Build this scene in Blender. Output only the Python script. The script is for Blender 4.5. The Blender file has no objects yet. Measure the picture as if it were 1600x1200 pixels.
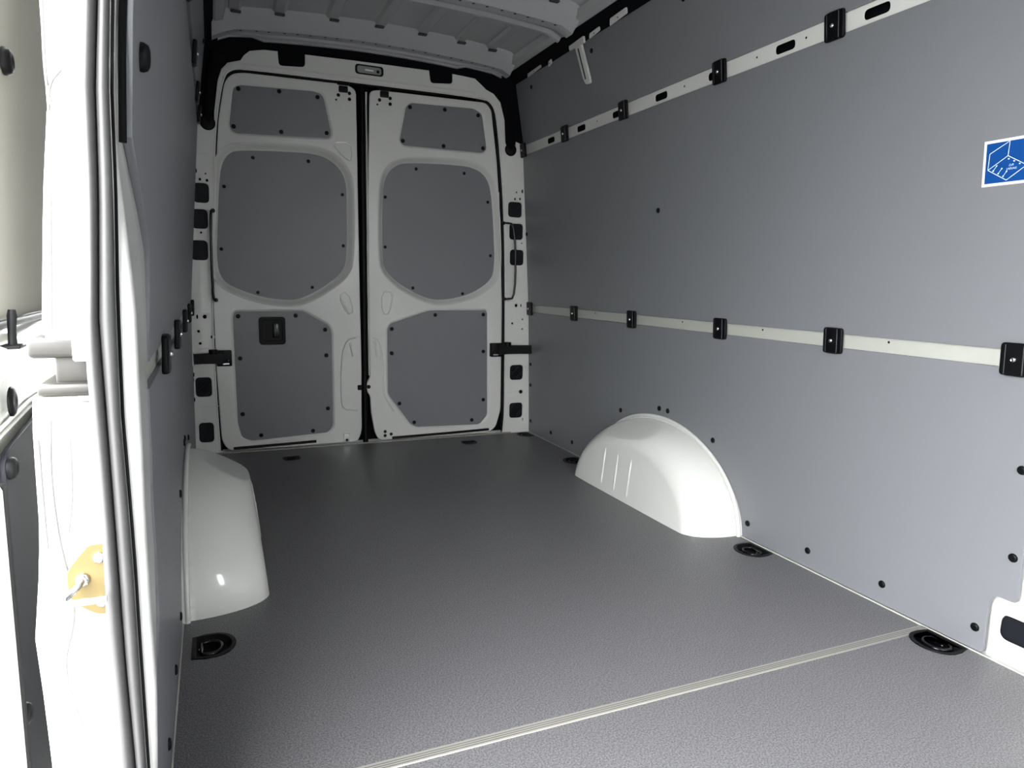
import bpy, bmesh, math, random
from mathutils import Vector, Matrix
random.seed(7)
PI = math.pi
SC = bpy.context.scene
COL = SC.collection

# ------------------------------------------------------------------ camera
def make_camera():
    pitch, yaw, roll, fpx = .1462, .4064, .0201, 1089.28
    cp, sp, cy, sy = math.cos(pitch), math.sin(pitch), math.cos(yaw), math.sin(yaw)
    f = Vector((sy*cp, cy*cp, -sp)); r = Vector((cy, -sy, 0)); u = r.cross(f)
    c, s = math.cos(roll), math.sin(roll)
    r2 = r*c + u*s; u2 = u*c - r*s
    cam = bpy.data.cameras.new('camera'); o = bpy.data.objects.new('camera', cam)
    COL.objects.link(o)
    m = Matrix((( r2.x, u2.x, -f.x), (r2.y, u2.y, -f.y), (r2.z, u2.z, -f.z))).to_4x4()
    m.translation = Vector((-.7703, -3.6381, .8682))
    o.matrix_world = m
    cam.sensor_width = 36; cam.lens = fpx/1600*36; cam.clip_start = .02
    SC.camera = o
make_camera()

# ------------------------------------------------------------------ sky, sun, exposure
# bright, evenly overcast sky; the light reaches the cargo bay through the open side door
w = bpy.data.worlds.new('world'); SC.world = w; w.use_nodes = True
nt = w.node_tree; nt.nodes.clear()
bg = nt.nodes.new('ShaderNodeBackground'); out = nt.nodes.new('ShaderNodeOutputWorld')
bg.inputs[1].default_value = 1.0
# standard overcast distribution: the zenith three times as bright as the horizon
tcw = nt.nodes.new('ShaderNodeTexCoord'); sx = nt.nodes.new('ShaderNodeSeparateXYZ')
mr = nt.nodes.new('ShaderNodeMapRange'); mr.inputs[1].default_value = 0; mr.inputs[2].default_value = 1
mr.inputs[3].default_value = .55; mr.inputs[4].default_value = 1.65
vs = nt.nodes.new('ShaderNodeVectorMath'); vs.operation = 'SCALE'; vs.inputs[0].default_value = (.965, .985, 1.0)
nt.links.new(tcw.outputs['Generated'], sx.inputs[0]); nt.links.new(sx.outputs['Z'], mr.inputs[0])
nt.links.new(mr.outputs[0], vs.inputs['Scale']); nt.links.new(vs.outputs[0], bg.inputs[0])
nt.links.new(bg.outputs[0], out.inputs[0])
SC.view_settings.view_transform = 'Standard'
SC.view_settings.look = 'None'
SC.view_settings.gamma = 1
SC.view_settings.use_curve_mapping = False
SC.view_settings.exposure = 4.97

# ------------------------------------------------------------------ materials
MATS = {}
def mat(name, col, rough=.5, metal=0, coat=0, noise=0, nscale=60, bump=0, bscale=400, spec=.5):
    m = bpy.data.materials.new(name); m.use_nodes = True
    n = m.node_tree; b = n.nodes['Principled BSDF']
    b.inputs['Base Color'].default_value = (*col, 1)
    b.inputs['Roughness'].default_value = rough
    b.inputs['Metallic'].default_value = metal
    b.inputs['Specular IOR Level'].default_value = spec
    b.inputs['Coat Weight'].default_value = coat
    b.inputs['Coat Roughness'].default_value = .06
    if noise or bump:
        tc = n.nodes.new('ShaderNodeTexCoord')
    if noise:
        t = n.nodes.new('ShaderNodeTexNoise'); t.inputs['Scale'].default_value = nscale
        t.inputs['Detail'].default_value = 5; t.inputs['Roughness'].default_value = .7
        n.links.new(tc.outputs['Object'], t.inputs['Vector'])
        r = n.nodes.new('ShaderNodeMapRange')
        r.inputs[1].default_value = .3; r.inputs[2].default_value = .7
        r.inputs[3].default_value = 1-noise; r.inputs[4].default_value = 1+noise
        n.links.new(t.outputs[0], r.inputs[0])
        mx = n.nodes.new('ShaderNodeVectorMath'); mx.operation = 'SCALE'
        mx.inputs[0].default_value = col
        n.links.new(r.outputs[0], mx.inputs['Scale']); n.links.new(mx.outputs[0], b.inputs['Base Color'])
    if bump:
        t2 = n.nodes.new('ShaderNodeTexNoise'); t2.inputs['Scale'].default_value = bscale
        t2.inputs['Detail'].default_value = 2
        n.links.new(tc.outputs['Object'], t2.inputs['Vector'])
        bp = n.nodes.new('ShaderNodeBump'); bp.inputs['Strength'].default_value = bump
        bp.inputs['Distance'].default_value = .002
        n.links.new(t2.outputs[0], bp.inputs['Height']); n.links.new(bp.outputs[0], b.inputs['Normal'])
    MATS[name] = m; return m
mat('lining', (.172, .176, .188), .42, noise=.05, nscale=900, bump=.10, bscale=1200)
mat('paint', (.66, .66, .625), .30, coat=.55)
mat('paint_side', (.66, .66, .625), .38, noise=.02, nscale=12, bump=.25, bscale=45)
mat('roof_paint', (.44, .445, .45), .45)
mat('paint_dimmed', (.40, .405, .365), .35)  # body paint darkened to offset strong side door light on rail and seams
mat('black', (.0022, .0023, .003), .45, spec=.16)
mat('black_gloss', (.003, .003, .004), .2, spec=.4)
mat('black_foam', (.004, .0045, .006), .9, spec=.1)
mat('plug', (.004, .005, .008), .6, spec=.25)
mat('lining_shaded', (.0055, .006, .010), .5, spec=.2)  # sliding door's lower board: grey lining with its shade put into the colour
mat('lining_sunlit', (.36, .35, .315), .6, noise=.05, nscale=500)  # sliding door's upper board: lining with grazing sun put into the colour
mat('groove', (.07, .068, .064), .5)
mat('pad', (.05, .05, .055), .9)
mat('rubber', (.045, .044, .044), .5, noise=.06, nscale=25)
mat('strip', (.27, .262, .235), .40, metal=.1)
mat('steel', (.68, .68, .68), .22, metal=1)
mat('zinc', (.12, .088, .032), .35, metal=.35)
mat('rail_metal', (.027, .025, .0215), .42, metal=.25, noise=.15, nscale=30)
mat('bead', (.13, .13, .125), .5)
mat('lens', (.30, .31, .30), .12, coat=.5)
mat('sticker_white', (.85, .85, .83), .4)
mat('sticker_blue', (.003, .055, .235), .35)
mat('sticker_ink', (.60, .78, .95), .5)
mat('edge_ply', (.66, .63, .56), .6)
mat('felt', (.035, .035, .038), .9)
mat('asphalt', (.13, .128, .122), .85, noise=.15, nscale=3)

def floor_material():
    m = bpy.data.materials.new('floor_mat'); m.use_nodes = True
    n = m.node_tree; b = n.nodes['Principled BSDF']; b.inputs['Roughness'].default_value = .46
    tc = n.nodes.new('ShaderNodeTexCoord')
    v = n.nodes.new('ShaderNodeTexVoronoi'); v.inputs['Scale'].default_value = 210
    ns = n.nodes.new('ShaderNodeTexNoise'); ns.inputs['Scale'].default_value = 300; ns.inputs['Detail'].default_value = 3
    for t in (v, ns): n.links.new(tc.outputs['Object'], t.inputs['Vector'])
    cr = n.nodes.new('ShaderNodeValToRGB')
    cr.color_ramp.elements[0].position = .38; cr.color_ramp.elements[0].color = (.066, .065, .069, 1)
    cr.color_ramp.elements[1].position = .64; cr.color_ramp.elements[1].color = (.178, .174, .180, 1)
    n.links.new(ns.outputs[0], cr.inputs[0]); n.links.new(cr.outputs[0], b.inputs['Base Color'])
    bp = n.nodes.new('ShaderNodeBump'); bp.inputs['Strength'].default_value = .35; bp.inputs['Distance'].default_value = .0015
    n.links.new(v.outputs['Distance'], bp.inputs['Height']); n.links.new(bp.outputs[0], b.inputs['Normal'])
    MATS['floor'] = m
floor_material()

# ------------------------------------------------------------------ helpers
def tag(o, label=None, cat=None, group=None, kind=None):
    if label: o['label'] = label
    if cat: o['category'] = cat
    if group: o['group'] = group
    if kind: o['kind'] = kind
    return o
def empty(name, loc=(0, 0, 0), **k):
    o = bpy.data.objects.new(name, None); COL.objects.link(o); o.location = loc
    o.empty_display_size = .05
    return tag(o, **k)
def wloc(o):
    p = Vector((0, 0, 0))
    while o is not None:
        p += o.location; o = o.parent
    return p
def link(name, me, material, parent=None, loc=None, rot=None, smooth=None):
    """me in world coordinates unless loc is given (then local mesh placed at world loc)"""
    o = bpy.data.objects.new(name, me); COL.objects.link(o)
    if material and not me.materials: me.materials.append(MATS[material])
    base = wloc(parent) if parent else Vector((0, 0, 0))
    if loc is None:
        if parent and base.length > 0:
            me.transform(Matrix.Translation(-base))
    else:
        o.location = Vector(loc) - base
        if rot is not None: o.rotation_euler = rot
    if parent: o.parent = parent
    return o
def mesh_from(verts, faces, smooth=False):
    me = bpy.data.meshes.new('m'); me.from_pydata([tuple(v) for v in verts], [], faces); me.update()
    bm = bmesh.new(); bm.from_mesh(me); bmesh.ops.recalc_face_normals(bm, faces=bm.faces); bm.to_mesh(me); bm.free()
    if smooth:
        for p in me.polygons: p.use_smooth = True
    return me
def auto_smooth(me, ang=35):
    for p in me.polygons: p.use_smooth = True
    bm = bmesh.new(); bm.from_mesh(me)
    for e in bm.edges:
        if len(e.link_faces) == 2 and e.calc_face_angle(0) > math.radians(ang): e.smooth = False
    bm.to_mesh(me); bm.free(); return me
def round_poly(pts, r, n=5):
    out = []; L = len(pts)
    for i in range(L):
        p0, p, p1 = Vector(pts[i-1]), Vector(pts[i]), Vector(pts[(i+1) % L])
        a, b = p0-p, p1-p
        d = min(r, a.length*.48, b.length*.48)
        A = p + a.normalized()*d; B = p + b.normalized()*d
        for k in range(n+1):
            t = k/n; out.append(tuple(A*(1-t)**2 + p*2*t*(1-t) + B*t*t))
    return out
def chaikin(pts, it=2, closed=True):
    for _ in range(it):
        o = []; L = len(pts)
        rng = range(L) if closed else range(L-1)
        if not closed: o.append(pts[0])
        for i in rng:
            p, q = Vector(pts[i]), Vector(pts[(i+1) % L])
            o += [tuple(p*.75+q*.25), tuple(p*.25+q*.75)]
        if not closed: o.append(pts[-1])
        pts = o
    return pts
def area2(p): return sum(p[i-1][0]*p[i][1]-p[i][0]*p[i-1][1] for i in range(len(p)))
def offset(pts, d):
    s = 1 if area2(pts) > 0 else -1
    out = []; L = len(pts)
    for i in range(L):
        a, b = Vector(pts[i-1]), Vector(pts[(i+1) % L])
        t = (b-a).normalized(); n = Vector((t.y, -t.x))*s
        out.append(tuple(Vector(pts[i]) + n*d))
    return out
def rrect(x0, x1, z0, z1, r, n=4): return round_poly([(x0, z0), (x1, z0), (x1, z1), (x0, z1)], r, n)
def ellipse(cx, cz, a, b, n=16): return [(cx+a*math.cos(2*PI*k/n), cz+b*math.sin(2*PI*k/n)) for k in range(n)]
def plate_mesh(outer, holes, thick, bevel, fn, bres=1):
    """flat plate: 2D outline (u,v) with holes; w from 0 (front) to -thick (back); fn(u,v,w)->world"""
    cu = bpy.data.curves.new('c', 'CURVE'); cu.dimensions = '2D'; cu.fill_mode = 'BOTH'
    def add(loop, inset):
        L = offset(loop, inset) if inset else loop
        s = cu.splines.new('POLY'); s.points.add(len(L)-1)
        for p, q in zip(s.points, L): p.co = (q[0], q[1], 0, 1)
        s.use_cyclic_u = True
    add(outer, -bevel)
    for h in holes: add(h, bevel)
    cu.extrude = max(thick/2-bevel, .0002); cu.bevel_depth = bevel; cu.bevel_resolution = bres
    ob = bpy.data.objects.new('c', cu)
    me = ob.to_mesh().copy(); ob.to_mesh_clear()
    bpy.data.objects.remove(ob); bpy.data.curves.remove(cu)
    bm = bmesh.new(); bm.from_mesh(me)
    bmesh.ops.remove_doubles(bm, verts=bm.verts, dist=.00003)
    bmesh.ops.recalc_face_normals(bm, faces=bm.faces)
    flat = [abs(f.normal.z) > .99 for f in bm.faces]
    for v in bm.verts: v.co = Vector(fn(v.co.x, v.co.y, v.co.z - thick/2))
    bmesh.ops.recalc_face_normals(bm, faces=bm.faces)
    bm.to_mesh(me); bm.free()
    me.materials.clear()
    auto_smooth(me, 50)
    for p, fl in zip(me.polygons, flat):
        if fl: p.use_smooth = False
    return me
def REAR(y): return lambda u, v, w: (u, y - w, v)             # u=x v=z, front faces -y
def FLOORF(z): return lambda u, v, w: (u, v, z + w)
def box_mesh(x0, x1, y0, y1, z0, z1, bev=0, seg=2):
    bm = bmesh.new(); bmesh.ops.create_cube(bm, size=1)
    for v in bm.verts: v.co = Vector((x0+(v.co.x+.5)*(x1-x0), y0+(v.co.y+.5)*(y1-y0), z0+(v.co.z+.5)*(z1-z0)))
    if bev: bmesh.ops.bevel(bm, geom=list(bm.edges), offset=bev, segments=seg, affect='EDGES', profile=.5)
    me = bpy.data.meshes.new('b'); bm.to_mesh(me); bm.free()
    return auto_smooth(me, 40) if bev else me
def tube_mesh(pts, r, n=10, closed=False, caps=True):
    pts = [Vector(p) for p in pts]; rs = r if isinstance(r, (list, tuple)) else [r]*len(pts)
    V = []; F = []; L = len(pts); up = None
    for i, p in enumerate(pts):
        if closed: t = pts[(i+1) % L]-pts[i-1]
        else: t = pts[min(i+1, L-1)]-pts[max(i-1, 0)]
        t.normalize()
        if up is None: up = t.orthogonal().normalized()
        up = (up - t*up.dot(t)).normalized(); b = t.cross(up)
        for k in range(n):
            a = 2*PI*k/n; V.append(p + (up*math.cos(a)+b*math.sin(a))*rs[i])
    for i in range(L if closed else L-1):
        j = (i+1) % L
        for k in range(n):
            F.append((i*n+k, i*n+(k+1) % n, j*n+(k+1) % n, j*n+k))
    if caps and not closed:
        F.append(tuple(range(n))); F.append(tuple((L-1)*n+k for k in range(n)))
    return auto_smooth(mesh_from(V, F), 60)
def loft(rows, closed_u=False, smooth=True, ang=45):
    n = len(rows[0]); V = [p for r in rows for p in r]; F = []
    for i in range(len(rows)-1):
        for k in range(n if closed_u else n-1):
            F.append((i*n+k, i*n+(k+1) % n, (i+1)*n+(k+1) % n, (i+1)*n+k))
    me = mesh_from(V, F)
    return auto_smooth(me, ang) if smooth else me
def join(meshes):
    bm = bmesh.new()
    for m in meshes: bm.from_mesh(m)
    me = bpy.data.meshes.new('j'); bm.to_mesh(me); bm.free(); return me
def ring_mesh(front, back, y0, y1, steps=5):
    """recess wall from loop 'front' at y0 to loop 'back' at y1, rounded profile"""
    rows = []
    for s in range(steps+1):
        t = s/steps; e = t
        rows.append([(a[0]*(1-e)+b[0]*e, y0+(y1-y0)*(t*t*(3-2*t)), a[1]*(1-e)+b[1]*e) for a, b in zip(front, back)])
    return loft(rows, closed_u=True, ang=60)
def interp(tab, z):
    if z <= tab[0][0]: return tab[0][1]
    for (a, x), (b, y) in zip(tab, tab[1:]):
        if z <= b: return x+(y-x)*(z-a)/(b-a)
    return tab[-1][1]
XR = [(0, .905), (.36, .899), (.72, .885), (1.08, .863), (1.58, .830), (1.78, .80), (1.92, .772)]
XL = [(0, -.870), (.36, -.868), (.72, -.862), (1.1, -.845), (1.25, -.832), (1.55, -.80), (1.92, -.755)]

# fastener: black push rivet, dome facing +z locally
def dome_mesh(r, h, n=12):
    prof = [(r, 0), (r, h*.35), (r*.86, h*.8), (r*.55, h), (r*.28, h*.86)]
    rows = [[(a*math.cos(2*PI*k/n), a*math.sin(2*PI*k/n), b) for k in range(n)] for a, b in prof]
    V = [p for q in rows for p in q]; F = []
    for i in range(len(prof)-1):
        for k in range(n): F.append((i*n+k, i*n+(k+1) % n, (i+1)*n+(k+1) % n, (i+1)*n+k))
    F.append(tuple((len(prof)-1)*n+k for k in range(n)))
    me = mesh_from(V, F); me.materials.append(MATS['black']); return auto_smooth(me, 50)
FAST = dome_mesh(.0105, .005); FAST_S = dome_mesh(.0085, .004); FAST_B = dome_mesh(.016, .010, 16)
ROT_REAR = (PI/2, 0, 0)                  # +z -> -y
def rot_wall(side, tilt=0): return (0, -side*PI/2 + 0*tilt, 0)   # side=+1 right wall: +z -> -x
def fastener(parent, loc, rot, me=None):
    return link('fastener', me or FAST, None, parent, loc=loc, rot=rot)

# ================================================================== STRUCTURE
# ---- ground outside
g = link('ground', box_mesh(-14, 14, -16, 12, -.80, -.66), 'asphalt'); tag(g, 'pale paved ground outside under the van', kind='structure')

# ---- floor
D_cups = [  # x, y, facing angle (direction of the round side), scale
    (-.803, -1.946, 0, 1), (.845, -1.924, PI, 1), (.852, -2.567, PI, 1), (.839, -.692, PI, 1),
    (.850, -.075, PI, .85), (.483, -.160, -PI/2, .72), (-.445, -.204, -PI/2, .72)]
def d_outline(cx, cy, ang, s, grow=0):
    pts = [(-.040, -.050), (-.012, -.056)]
    for k in range(11):
        a = -PI/2*.88 + PI*.88*k/10
        pts.append((.004+.048*math.cos(a), .056*math.sin(a)))
    pts += [(-.012, .056), (-.040, .050)]
    if grow: pts = offset(pts, grow)
    c, si = math.cos(ang), math.sin(ang)
    return [(cx+s*(x*c-y*si), cy+s*(x*si+y*c)) for x, y in pts]
floor = empty('floor', (0, -1.5, 0), label='dark grey textured plywood cargo floor', kind='structure')
big_holes = [d_outline(*c, grow=-.004) for c in D_cups if c[1] > -2.5]
small_holes = [d_outline(*c, grow=-.004) for c in D_cups if c[1] < -2.5]
link('floor_panel', plate_mesh([(-.866, -2.492), (.898, -2.492), (.898, -.012), (-.866, -.012)], big_holes, .018, .0006, FLOORF(0)), 'floor', floor)
link('floor_panel', plate_mesh([(-.880, -4.02), (.900, -4.02), (.900, -2.516), (-.880, -2.516)], small_holes, .018, .0006, FLOORF(0)), 'floor', floor)
link('subfloor', box_mesh(-.96, .99, -4.06, .10, -.06, -.035), 'black', floor)
js = link('joint_strip', box_mesh(-.866, .898, -2.517, -2.4915, -.015, .0022, .001, 1), 'strip', floor)
for k in range(3):
    link('groove', box_mesh(-.866, .898, -2.5120+k*.0058, -2.5102+k*.0058, .0018, .0025), 'groove', js)
tag(js, 'thin aluminium strip across the floor joint')
link('edge_profile', box_mesh(-.80, .79, -.012, -.004, -.012, .006, .001, 1), 'strip', floor)
b1 = link('baseboard_right', box_mesh(.9000, .9035, -4.0, -.02, -.015, .003, .0008, 1), 'paint_dimmed'); tag(b1, 'thin white seam line along the right wall and floor', kind='structure')
b2 = link('baseboard_left', box_mesh(-.8700, -.8665, -2.62, -.02, -.015, .003, .0008, 1), 'paint_dimmed'); tag(b2, 'thin white seam line along the left wall and floor', kind='structure')

# ---- side walls
def wall_fn(side, tab, z0, z1, off):
    xa, xb = interp(tab, z0), interp(tab, z1)
    L = math.hypot(xb-xa, z1-z0); nx = -(z1-z0)/L*side; nz = side*(xb-xa)/L
    if side > 0: nx, nz = -(z1-z0)/L, (xb-xa)/L
    else: nx, nz = (z1-z0)/L, -(xb-xa)/L
    def fn(u, v, w):     # u=y, v=z ; w<0 goes outward
        x = xa+(xb-xa)*(v-z0)/(z1-z0)
        d = w - off
        return (x+nx*d, u, v+nz*d)
    def rot():
        return Vector((nx, 0, nz)).to_track_quat('Z', 'Y').to_euler()
    return fn, rot()
def wall_panel(parent, side, tab, z0, z1, outline, fast, thick=.010, big=()):
    fn, rot = wall_fn(side, tab, z0, z1, 0)
    p = link('lining_panel', plate_mesh(outline, [], thick, .0012, fn), 'lining', parent)
    for (y, z) in fast: fastener(p, fn(y, z, 0), rot)
    for (y, z) in big: fastener(p, fn(y, z, 0), rot, FAST_B)
    return p
wr = empty('wall_right', (.90, -1.4, 0), label='right side wall lined with grey boards and white rails', kind='structure')
LOWF = [(-.035, .40), (-.035, .28), (-.035, .07), (-.300, .056), (-.546, .057), (-1.005, .306), (-1.299, .366), (-1.356, .366), (-1.636, .307),
        (-1.835, .056), (-2.102, .058), (-2.366, .060), (-2.624, .060), (-2.692, .263), (-2.690, .470)]
wall_panel(wr, 1, XR, 0, .697, round_poly([(-2.649, .003), (-.006, .003), (-.006, .697), (-2.715, .697), (-2.711, .158), (-2.662, .158), (-2.650, .135)], .012, 3), LOWF)
wall_panel(wr, 1, XR, .738, 1.551, [(-3.95, .738), (-.006, .738), (-.006, 1.551), (-3.95, 1.551)], [(-1.277, 1.155), (-.020, 1.13)])
wall_panel(wr, 1, XR, 1.602, 1.912, [(-3.95, 1.602), (-.02, 1.602), (-.02, 1.912), (-3.95, 1.912)], [(-.828, 1.862), (-.204, 1.858), (-1.473, 1.856), (-2.1, 1.856)])
def rails(parent, side, tab, front):
    holes = [rrect(-.02-.3165*k-.039, -.02-.3165*k+.039, 1.564, 1.590, .012) for k in range(1, 12) if -.02-.3165*k-.05 > front]
    fn, rot = wall_fn(side, tab, 1.52, 1.63, .0105)
    r1 = link('rail', plate_mesh([(front, 1.53), (-.004, 1.53), (-.004, 1.62), (front, 1.62)], holes, .0015, .0004, fn), 'paint', parent)
    fn2, _ = wall_fn(side, tab, 1.52, 1.63, .05)
    link('cavity_sheet', plate_mesh([(front, 1.50), (-.004, 1.50), (-.004, 1.65), (front, 1.65)], [], .003, .0005, fn2), 'black_foam', parent)
    fn, rot = wall_fn(side, tab, .66, .78, .0105)
    r2 = link('rail', plate_mesh([(front, .67), (-.004, .67), (-.004, .765), (front, .765)], [], .0015, .0004, fn), 'paint_dimmed', parent)
    for y in (-.75, -1.42, -1.85, -2.32):
        if y > front: fastener(r2, fn(y, .726, .0002), rot, PIN)
    for y in (-.80, -1.43, -1.80, -2.0):
        if y > front: fastener(r1, wall_fn(side, tab, 1.52, 1.63, .0105)[0](y, 1.580, .0002), rot, PIN)
PIN = dome_mesh(.0035, .0008, 8)
rails(wr, 1, XR, -3.95)
# white body metal behind the lining at the front end of the right wall
fnb, rotb = wall_fn(1, XR, 0, .75, .022)
sheet = link('body_sheet', plate_mesh([(-4.0, -.04), (-2.60, -.04), (-2.60, .70), (-4.0, .70)], [rrect(-2.81, -2.668, .050, .112, .020, 5)], .002, .0006, fnb), 'paint', wr)
fnp, _ = wall_fn(1, XR, 0, .75, .030)
link('hole_plug', plate_mesh(rrect(-2.83, -2.66, .042, .120, .022, 5), [], .004, .0008, fnp), 'plug', wr)
link('pressed_rib', tube_mesh([(.926, -2.662, -.01), (.926, -2.660, .05), (.925, -2.664, .10), (.925, -2.68, .128), (.925, -2.74, .140), (.925, -2.9, .148)], .006), 'paint', wr)
link('pressed_rib', tube_mesh([(.922, -2.745, .145), (.922, -2.75, .20), (.921, -2.746, .32), (.918, -2.745, .60)], .005), 'paint', wr)
link('outer_skin', box_mesh(.985, .995, -4.06, .12, -.30, 2.12), 'paint', wr)
link('outer_skin', box_mesh(.93, .99, -4.06, .12, -.06, -.03), 'paint', wr)

wl = empty('wall_left', (-.87, -1.3, 0), label='left side wall lined with grey boards seen edge on', kind='structure')
LFAST = [(-.035, .40), (-.035, .28), (-.300, .056), (-.546, .057), (-1.005, .306), (-1.299, .366), (-1.356, .366), (-1.70, .307), (-1.895, .062), (-2.15, .066), (-2.40, .066)]
wall_panel(wl, -1, XL, 0, .697, [(-.006, .003), (-.006, .697), (-2.47, .697), (-2.47, .60), (-2.485, .53), (-2.46, .43), (-2.47, .33), (-2.54, .28), (-2.66, .25), (-2.75, .22), (-2.75, .003)][::-1], LFAST)
wall_panel(wl, -1, XL, .738, 1.551, [(-.006, .738), (-.006, 1.551), (-2.80, 1.551), (-2.80, 1.12), (-2.775, 1.01), (-2.68, .975), (-2.60, .945), (-2.50, .895), (-2.475, .80), (-2.47, .738)][::-1], [(-.02, 1.13)], big=[(-2.715, 1.108)])
wall_panel(wl, -1, XL, 1.602, 1.912, [(-.02, 1.602), (-.02, 1.912), (-2.80, 1.912), (-2.80, 1.602)][::-1], [(-.828, 1.862), (-.204, 1.858)])
rails(wl, -1, XL, -2.44)
link('body_sheet', box_mesh(-.925, -.915, -2.5, .12, -.06, 2.0), 'paint', wl)
link('outer_skin', box_mesh(-.945, -.935, -2.60, .12, -.30, 2.11), 'paint', wl)
link('outer_skin', box_mesh(-.99, -.93, -4.06, -2.6, -.30, -.02, .004, 1), 'paint', wl)
link('door_header', box_mesh(-.99, -.74, -4.06, -2.55, 1.70, 2.11, .01, 2), 'paint', wl)
link('front_pillar', box_mesh(-1.0, -.82, -4.06, -3.92, -.30, 2.11, .01, 2), 'paint', wl)

# ---- front partition behind the camera
wf = empty('wall_front', (0, -4.05, 0), label='grey lined partition behind the driver cab', kind='structure')
WIN = rrect(.30, .62, .92, 1.66, .05, 5)      # see-through hatch to the cab and its windscreen
link('lining_panel', plate_mesh([(-.90, 0), (.93, 0), (.93, 2.02), (-.90, 2.02)], [WIN], .012, .001, lambda u, v, w: (u, -4.02+w, v)), 'lining', wf)
link('partition_sheet', plate_mesh([(-1.0, -.30), (1.0, -.30), (1.0, 2.12), (-1.0, 2.12)], [WIN], .012, .001, lambda u, v, w: (u, -4.05+w, v)), 'paint', wf)

# ---- roof
ce = empty('ceiling', (0, -1.9, 2.05), label='painted sheet metal roof with cross beams and ribs', kind='structure')
def crown(x): return 2.055 - .045*((x-.015)/.76)**2 - (.05*max(0, abs(x-.015)-.66)/.12)
xs = [-.80+.04*k for k in range(41)]
rows = []
for y in (-4.06, .12):
    rows.append([(x, y, crown(x)+.012) for x in xs])
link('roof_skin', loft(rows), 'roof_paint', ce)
link('roof_outer', box_mesh(-1.0, 1.0, -4.08, .14, 2.10, 2.115), 'paint', ce)
def roof_beam(y0):
    # hat section: sloped front face, flat underside with holes, flange behind
    sec = [(-.105, .010), (-.085, -.012), (-.008, -.052), (0, -.058), (.058, -.058), (.072, -.048), (.110, -.040), (.130, -.052), (.150, -.052)]
    xs2 = [-.725+.05*k for k in range(30)]
    rows = [[(x, y0+a, crown(x)+.006+b) for a, b in sec] for x in xs2]
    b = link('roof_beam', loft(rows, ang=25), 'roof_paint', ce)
    hm = HOLE
    for k in range(22):
        x = -.66+.062*k+random.uniform(-.008, .008)
        link('hole', hm, None, b, loc=(x, y0+.012, crown(x)+.006-.0585), rot=(PI, 0, 0))
    return b
HOLE = dome_mesh(.0065, .0006, 8)
# stepped pressing between the rear beam and the door header
sec = [(-.010, -.046), (.000, -.055), (.000, -.061), (-.008, -.064), (-.008, -.067), (.006, -.071), (.006, -.076), (-.002, -.079), (-.002, -.081), (.020, -.083)]
link('rear_bow', loft([[(x, a, max(crown(x), 1.998)+b*(1 if abs(x) < .5 else .8)) for a, b in sec] for x in [-.70+.05*k for k in range(29)]], ang=25), 'roof_paint', ce)
for y0 in (-.055, -.755, -1.46, -2.16, -2.86, -3.5): roof_beam(y0)
RIBX = [-.625, -.44, -.20, .01, .22, .42, .585]
bounds = [-.055, -.755, -1.46, -2.16, -2.86]
for a, b in zip(bounds, bounds[1:]):
    for x in RIBX:
        ya, yb = a-.10, b+.12
        dx = random.uniform(-.01, .01)
        rows = []
        for y in (ya, (ya+yb)/2, yb):
            xx = x+dx
            rows.append([(xx-.032, y, crown(xx)+.011), (xx-.02, y, crown(xx)-.001), (xx+.02, y, crown(xx)-.001), (xx+.032, y, crown(xx)+.011)])
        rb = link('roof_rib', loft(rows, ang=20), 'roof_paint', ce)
        link('pad', box_mesh(x-.022, x+.022, ya-.010, ya+.012, crown(x)-.012, crown(x)-.003, .003, 1), 'pad', rb)
for s, x in ((1, .752), (-1, -.722)):
    rows = []
    for y in (-4.02, -.02):
        rows.append([(x-s*.055, y, 2.012), (x-s*.045, y, 1.985), (x-s*.012, y, 1.972), (x, y, 1.975), (x+s*.02, y, 2.01)])
    link('roof_side_rail', loft(rows, ang=25), 'roof_paint', ce)

# black cavity bands between lining and roof
def band(name, x0, x1, zlo, zhi, label):
    rows = [[(x0, y, zlo), (x1, y, zhi), (x1+.03*(1 if x0 > 0 else -1), y, zhi+.02)] for y in (-4.0, .02)]
    return tag(link(name, loft(rows, smooth=False), 'black_foam'), label, kind='structure')
band('trim_1', .790, .738, 1.893, 1.986, 'black foam band along the top of the right wall')
band('trim_2', -.765, -.712, 1.895, 1.986, 'black foam band along the top of the left wall')

# ---- rear wall: pillars and header in one pressing
re_ = empty('wall_rear', (0, 0, 0), label='white painted rear pillars and header around the doors', kind='structure')
def arc(cx, cz, r, a0, a1, n=10): return [(cx+r*math.cos(math.radians(a0+(a1-a0)*k/n)), cz+r*math.sin(math.radians(a0+(a1-a0)*k/n))) for k in range(n+1)]
outer = [(-.885, 0), (-.880, .36), (-.872, .72), (-.840, 1.25), (-.812, 1.535)]
outer += [(-.790, 1.568)] + arc(-.757, 1.563, .033, 170, 390, 12)
outer += [(-.7265, 1.62), (-.707, 1.756), (-.690, 1.806), (-.662, 1.838), (-.605, 1.856), (-.590, 1.880), (-.564, 1.903), (-.502, 1.916), (-.441, 1.918)]
outer += round_poly([(-.440, 1.918), (-.436, 1.855), (-.318, 1.863), (-.314, 1.921)], .016, 3)[4:-4]
outer += [(-.314, 1.921), (-.093, 1.925), (.081, 1.927), (.297, 1.928)]
outer += round_poly([(.298, 1.928), (.307, 1.868), (.424, 1.878), (.425, 1.928)], .016, 3)[4:-4]
outer += [(.425, 1.927), (.487, 1.924), (.548, 1.920), (.586, 1.893), (.613, 1.872), (.655, 1.856), (.695, 1.817), (.721, 1.729), (.728, 1.612)]
outer += arc(.759, 1.577, .032, 140, 395, 12)
outer += [(.792, 1.622), (.826, 1.61), (.838, 1.56), (.868, 1.08), (.890, .72), (.903, .36), (.912, 0)]
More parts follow.
